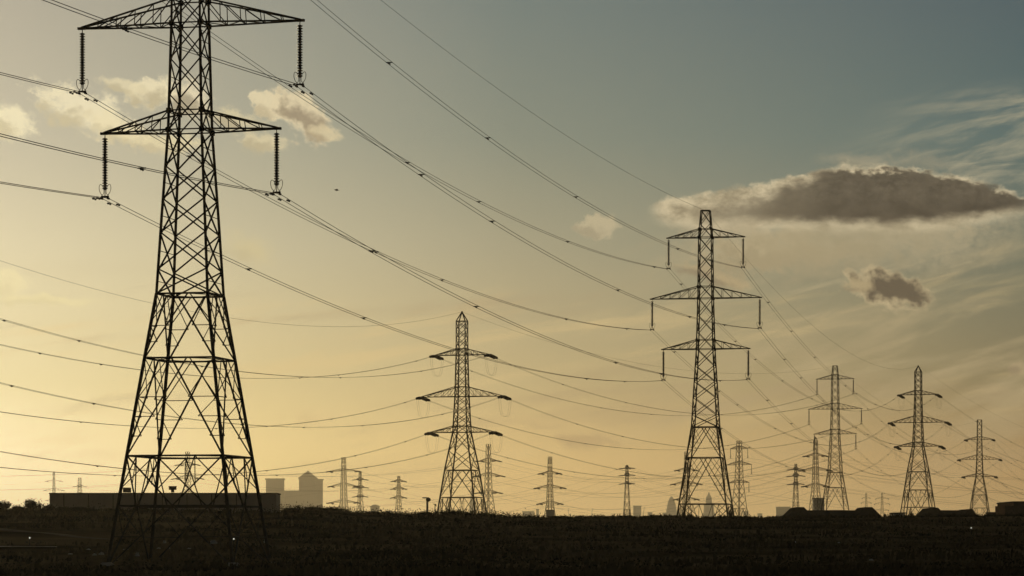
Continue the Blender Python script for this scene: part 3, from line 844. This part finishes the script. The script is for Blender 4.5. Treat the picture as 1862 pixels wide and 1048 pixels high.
def crane(px, ytop, D, lean, label):
    p_ = at(px, ytop, D); s = D/F; root = empty('tower_crane', (p_.x, D, 7)); tag(root, label, 'crane', 'distant cranes')
    H = p_.z-7
    MB().beam((0,0,0), (0,0,H*.72), 1.0*s).build('mast', steel, root)
    MB().beam((0,0,H*.7), (lean*s,0,H), .8*s).build('jib', steel, root)
crane(1168, 922, 11000, 4, 'small leaning crane right of the blocky tower'); crane(1074, 924, 11000, 4, 'small leaning crane between the flat topped pylon and the narrow one')
crane(1033, 924, 11000, 1, 'small upright crane right of the flat topped mid-distance pylon')

# floodlight masts
def mast(px, ytop, D, head, label):
    p_ = at(px, ytop, D); z0 = terrain(p_.x, D)-.3; root = empty('floodlight_mast', (p_.x, D, z0)); tag(root, label, 'mast', 'floodlight masts')
    H = p_.z-z0
    MB().lathe([(.34*head,0),(.26*head,H-.5*head)], (0,0,0), None, 8).build('pole', concrete, root)
    MB().lathe([(.1*head,-.55*head),(.5*head,-.35*head),(.62*head,0),(.45*head,.4*head),(.1*head,.5*head)], (.25*head,0,H-.1*head), None, 10).build('lamp_head', trim_m, root)
    MB().beam((-1.2*head,0,H+.35*head), (.4*head,0,H+.3*head), .3*head).build('arm', trim_m, root)
mast(777, 908, 720, .95, 'pole with a dark bulky head and a short arm left of the pointed middle pylon')
mast(791, 918, 900, .5, 'shorter thin mast beside the bulky headed pole')

# ------------------------------------------------------------------ vegetation
def bush_mesh(w, h, n, seed, leaf=.16):
    rnd = random.Random(seed); mb = MB()
    lob = [(rnd.uniform(-.6,.6)*w/2, rnd.uniform(-.35,.35)*w/2, rnd.uniform(.3,.75)*h, rnd.uniform(.22,.42)) for _ in range(9)]
    for i in range(n):
        cx, cy, cz, r = rnd.choice(lob)
        th = rnd.uniform(0, 2*math.pi); ph = math.acos(rnd.uniform(-1,1)); rr = (rnd.random()**.35)*1.08
        x = cx+r*w/2*1.3*rr*math.sin(ph)*math.cos(th); y = cy+r*w/2*1.3*rr*math.sin(ph)*math.sin(th); z = cz+r*h*.9*rr*math.cos(ph)
        if z < 0: z = -z*.5
        a = Vector((rnd.uniform(-1,1), rnd.uniform(-1,1), rnd.uniform(-1,1))).normalized()*leaf*rnd.uniform(.5,1.2)
        b = a.cross(Vector((rnd.uniform(-1,1), rnd.uniform(-1,1), rnd.uniform(-1,1)))).normalized()*leaf*rnd.uniform(.4,.9)
        c = Vector((x,y,z)); mb.poly([c-a, c+b, c+a, c-b], [(0,1,2,3)])
    return mb
def twig_mesh(w, h, seed):
    rnd = random.Random(seed); mb = MB()
    for i in range(9):
        a = rnd.uniform(0, 2*math.pi); e = Vector((math.cos(a)*w*.38*rnd.random(), math.sin(a)*w*.38*rnd.random(), h*rnd.uniform(.7,1.08)))
        mid = e*.5+Vector((rnd.uniform(-.1,.1)*w, 0, .05*h))
        mb.tube([(0,0,-.2), mid, e], [.07,.045,.015], 5)
        for k in range(3):
            t = rnd.uniform(.4,.9); q = mid.lerp(e, t); mb.tube([q, q+Vector((rnd.uniform(-.2,.2)*w, rnd.uniform(-.2,.2)*w, .2*h))], [.025,.008], 4)
    return mb
BUSH = []
for i in range(5):
    BUSH.append((bush_mesh(5, 2.2, 1500, 40+i), twig_mesh(5, 2.2, 80+i)))
bush_proto = {}
def bush(px, top, wpx, D, v, label, cat='bush'):
    s = F/D; X = (px-931)/s; z0 = terrain(X, D)-.15; ht = EYE+(995-top)/s-z0; wd = wpx/s
    if v not in bush_proto:
        r_ = empty('bush'); BUSH[v][0].build('foliage', leaf_m, r_); BUSH[v][1].build('stem', bark_m, r_); bush_proto[v] = r_; o = r_
    else: o = copy_tree(bush_proto[v])
    o.location = (X, D, z0); o.scale = (wd/5, wd/5, ht/2.2*1.0); o.rotation_euler = (0,0,(px*.37) % 6.28)
    tag(o, label, cat, 'scrub bushes along the skyline')
    return o
bl = [(8,911,30,'round bush at the extreme left edge of the skyline'),(60,907,40,'tallest twiggy bush between the left edge and the warehouse'),(88,918,34,'low bush touching the left corner of the warehouse'),
      (35,919,26,'low bush in the dip between the two left-edge bushes'),(150,922,70,'broad bush in front of the left part of the warehouse'),(200,924,50,'bush by the outer left leg of the foreground pylon, in front of the warehouse'),
      (262,923,46,'bush in front of the warehouse between the left legs of the foreground pylon'),(355,926,60,'bush in front of the warehouse between the middle legs'),(450,927,50,'bush in front of the warehouse by the right legs'),
      (530,924,40,'bush on the mound below the lower flat skyscraper block'),(565,922,46,'bush on the mound under the pyramid topped skyscraper'),(600,923,34,'bush on the right slope of the mound, right of the skyscrapers'),
      (626,929,30,'bush at the foot of the wide armed pylon'),(715,933,40,'low bush below the lone small pylon'),(770,931,36,'low bush below the floodlight mast'),
      (815,930,40,'bush left of the foot of the pointed middle pylon'),(845,933,30,'bush between the legs of the pointed middle pylon'),(880,934,26,'bush at the right foot of the pointed middle pylon')]
bl += [(120,921,30,'small bush in front of the left corner of the warehouse'),(-6,915,30,'bush cut by the left edge of the view'),(665,933,26,'tiny bush below the small pale pylon'),(945,938,24,'low bush below the low wide skyline block'),(1100,938.5,30,'lone low shrub on the flat skyline left of the narrow centre pylon'),(1400,938.5,26,'low shrub just left of the pale box tower')]
for i, (px, top, wp, lb) in enumerate(bl): bush(px, top, wp, CD-2+(i%3)*1.5, i%5, lb)
bush(1657, 925, 18, 640, 2, 'bush growing between the legs of the pointed right-hand pylon'); bush(1677, 932, 14, 640, 3, 'bush against the left end of the smaller house')
bush(1243, 926, 16, 520, 1, 'shrub at the left foot of the second largest pylon'); bush(1328, 930, 18, 520, 4, 'shrub at the right foot of the second largest pylon')

# ------------------------------------------------------------------ small things in the field
CLEAR = [(-20, 78, 246, 264), (-40, 205, 276, 322)]
def stone(px, py, wpx, hpx, seed, label, group='pale stones in the field'):
    lo, hi = 200.0, 415.0
    for _ in range(40):                       # where the slope is seen at that height
        D = (lo+hi)/2; X = (px-931)*D/F
        y = 995-(terrain(X, D)+.05-EYE)*F/D
        if y > py: lo = D
        else: hi = D
    CLEAR.append((px-wpx/2-3, px+wpx/2+3, D-11, D+.5))
    s = F/D; rnd = random.Random(seed); mb = MB(); w = wpx/s/2; h = hpx/s*.8
    prof = []
    n0 = len(mb.v); k = 9; rows = [(-.3,1.0),(.35,1.0),(.8,.75),(1.0,.45)]
    for f, r in rows:
        for j in range(k):
            t = 2*math.pi*j/k; q = r*rnd.uniform(.65,1.2)
            mb.v.append((w*q*math.cos(t), w*.7*q*math.sin(t), h*f*rnd.uniform(.65,1.25)-.03))
    for i in range(len(rows)-1):
        for j in range(k): mb.f.append((i*k+j, i*k+(j+1)%k, (i+1)*k+(j+1)%k, (i+1)*k+j))
    mb.f.append(tuple(range((len(rows)-1)*k, len(rows)*k)))
    o = mb.build('stone', pale_m, None, (X, D, terrain(X, D))); tag(o, label, 'stone', group)
    return X, D
sl = [(128,1007,11,3,'leftmost pale flat stone in the cluster left of the foreground pylon'),(161,999,9,3,'pale stone set back at the top of the cluster left of the pylon'),
      (172,1009,9,5,'pale stone in the middle of the cluster left of the pylon'),(184,1008,10,6,'brightest pale stone at the right end of the cluster left of the pylon'),
      (228,999,11,3,'pale flat stone between the left legs of the foreground pylon'),(250,1010,10,7,'dull rounded stone below the flat one between the left legs'),
      (299,988,6,9,'upright pale stone in the middle of the foreground pylon'),(288,997,10,3,'flat pale stone just left below the upright one'),(307,997,8,3,'flat pale stone just right below the upright one'),
      (344,997,9,3,'lone flat stone right of the centre of the foreground pylon'),(388,988,14,8,'largest pale stone, near the right inner leg of the foreground pylon'),
      (482,987,5,10,'pale stone at the outer right foot of the foreground pylon'),(1445,986,6,4,'small dull stone in the right field, left of two'),(1525,987,6,3,'small dull stone in the right field, upper of the right pair'),
      (1584,1018,10,4,'flat dull stone low in the right field')]
for i, (px, py, w_, h_, lb) in enumerate(sl): stone(px, py, w_, h_, 300+i, lb)
def glint(px, py, label):  # white glint put in as a glowing bead; post and hood are added
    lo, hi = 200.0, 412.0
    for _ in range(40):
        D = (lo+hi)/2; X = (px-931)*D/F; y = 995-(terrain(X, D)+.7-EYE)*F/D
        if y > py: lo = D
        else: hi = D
    root = empty('glint_marker', (X, D, terrain(X, D)-.05)); tag(root, label, 'light', 'added glowing glints in the field')
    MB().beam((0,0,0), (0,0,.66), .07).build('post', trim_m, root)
    MB().lathe([(.03,-.07),(.06,-.04),(.07,.0),(.06,.04),(.02,.06)], (0,0,.74), None, 8).build('glint_bead', glint_m, root)
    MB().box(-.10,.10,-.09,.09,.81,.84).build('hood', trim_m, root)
glint(54, 978, 'white glint, a glowing bead on an added post near the left edge'); glint(425, 980, 'white glint, an added glowing bead between the right legs of the foreground pylon')
glint(1766, 960, 'white glint, a glowing bead on an added post below the smaller house')

# scrub and grass: uncountable
rnd = random.Random(5); mb = MB(); vv = mb.v; ff = mb.f
for i in range(30000):
    y = 165+(rnd.random()**1.3)*262
    x = rnd.uniform(-.18, .18)*y*1.15
    cl = hsh(x*1.7+11, y*1.3)+hsh(x*.6, y*.5)
    if cl < -.3 and rnd.random() < .75: continue
    ppx = 931+x*F/y
    if any(a < ppx < b and c < y < d for a, b, c, d in CLEAR): continue
    z = terrain(x, y)-.05; hgt = rnd.uniform(.12,.42)*(1.0+.8*max(0, cl)); a = rnd.uniform(0,6.28); wd = rnd.uniform(.06,.22)
    n = len(vv); lx, ly = math.cos(a)*wd, math.sin(a)*wd; ox, oy = rnd.uniform(-.25,.25)*hgt, rnd.uniform(-.25,.25)*hgt
    vv += [(x-lx,y-ly,z),(x+lx,y+ly,z),(x+lx*.6+ox,y+ly*.6+oy,z+hgt*.8),(x+ox,y+oy,z+hgt),(x-lx*.7+ox,y-ly*.7+oy,z+hgt*.7)]
    ff.append((n,n+1,n+2,n+3,n+4))
tag(mb.build('rough_grass', grass_m), 'dark rough grass and weeds covering the field', 'grass', kind='stuff')
# low heather-like scrub on the crest and field
mb = MB(); rnd = random.Random(9)
for i in range(420):
    if i < 260: px = rnd.uniform(-60, 1900); y = CD+rnd.uniform(-4,4); sz = rnd.uniform(.4,1.5)*(1.25 if px < 950 else .6)
    else: y = rnd.uniform(200, 400); px = rnd.uniform(-60, 1920); sz = rnd.uniform(.5,1.2)
    if any(a-15 < px < b+15 and c-4 < y < d for a, b, c, d in CLEAR): continue
    x = (px-931)*y/F; z = terrain(x, y)
    for k in range(90):
        c = Vector((x+rnd.gauss(0,.55)*sz*1.6, y+rnd.gauss(0,.5)*sz, z+abs(rnd.gauss(0,.22))*sz))
        a = Vector((rnd.uniform(-1,1), rnd.uniform(-1,1), rnd.uniform(-1,1))).normalized()*.11
        b = a.cross(Vector((rnd.uniform(-1,1), rnd.uniform(-1,1), rnd.uniform(-1,1)))).normalized()*.07
        mb.poly([c-a, c+b, c+a, c-b], [(0,1,2,3)])
tag(mb.build('scrub', leaf_m), 'low dark scrub fringing the skyline and dotting the field', 'scrub', kind='stuff')

# bird
b0 = at(612, 346, 400); br_ = empty('bird', tuple(b0), R(25)); tag(br_, 'small dark bird gliding in the open sky right of the foreground pylon', 'bird')
mb = MB(); mb.lathe([(.01,-.28),(.05,-.2),(.085,-.05),(.09,.08),(.06,.18),(.045,.23),(.05,.27),(.01,.34)], (0,0,0), (-1,0,.1), 8); mb.build('body', black_m, br_)
for s_ in (-1,1):
    mb = MB(); y1, y2 = s_*.28, s_*.62
    mb.poly([(-.12,s_*.05,.03),(.12,s_*.05,.03),(.08,y1,.13),(-.12,y1,.14),(.22,y2,.06),(.10,y2,.07),
             (-.12,s_*.05,.015),(.12,s_*.05,.015),(.08,y1,.115),(-.12,y1,.12),(.22,y2,.055),(.10,y2,.06)],
            [(0,1,2,3),(3,2,4,5),(9,8,7,6),(11,10,8,9),(1,0,6,7),(2,1,7,8),(4,2,8,10),(5,4,10,11),(3,5,11,9),(0,3,9,6)])
    mb.build('wing', black_m, br_)
MB().poly([(.22,-.03,.0),(.22,.03,.0),(.42,.09,0),(.42,-.09,0),(.22,-.03,-.012),(.22,.03,-.012),(.42,.09,-.01),(.42,-.09,-.01)], [(0,1,2,3),(7,6,5,4),(0,3,7,4),(1,5,6,2),(3,2,6,7),(0,4,5,1)]).build('tail', black_m, br_)

# ------------------------------------------------------------------ haze
HAZE = 6.5e-5
hm = bpy.data.materials.new('haze'); hm.use_nodes = True; hn = hm.node_tree; hn.nodes.clear()
pv = hn.nodes.new('ShaderNodeVolumePrincipled'); ho = hn.nodes.new('ShaderNodeOutputMaterial')
hn.links.new(pv.outputs[0], ho.inputs['Volume'])
pv.inputs['Color'].default_value = (1.0,.91,.74,1); pv.inputs['Density'].default_value = HAZE; pv.inputs['Anisotropy'].default_value = .6
hz = MB().box(-5100, 5100, -200, 16600, -2.5, 262).build('haze', hm)
tag(hz, kind='stuff')
for o in scene.objects:
    if o.parent is None and o.get('label') and len(o['label'].split()) > 16: print('LONG', o['label'])
bpy.context.view_layer.update()
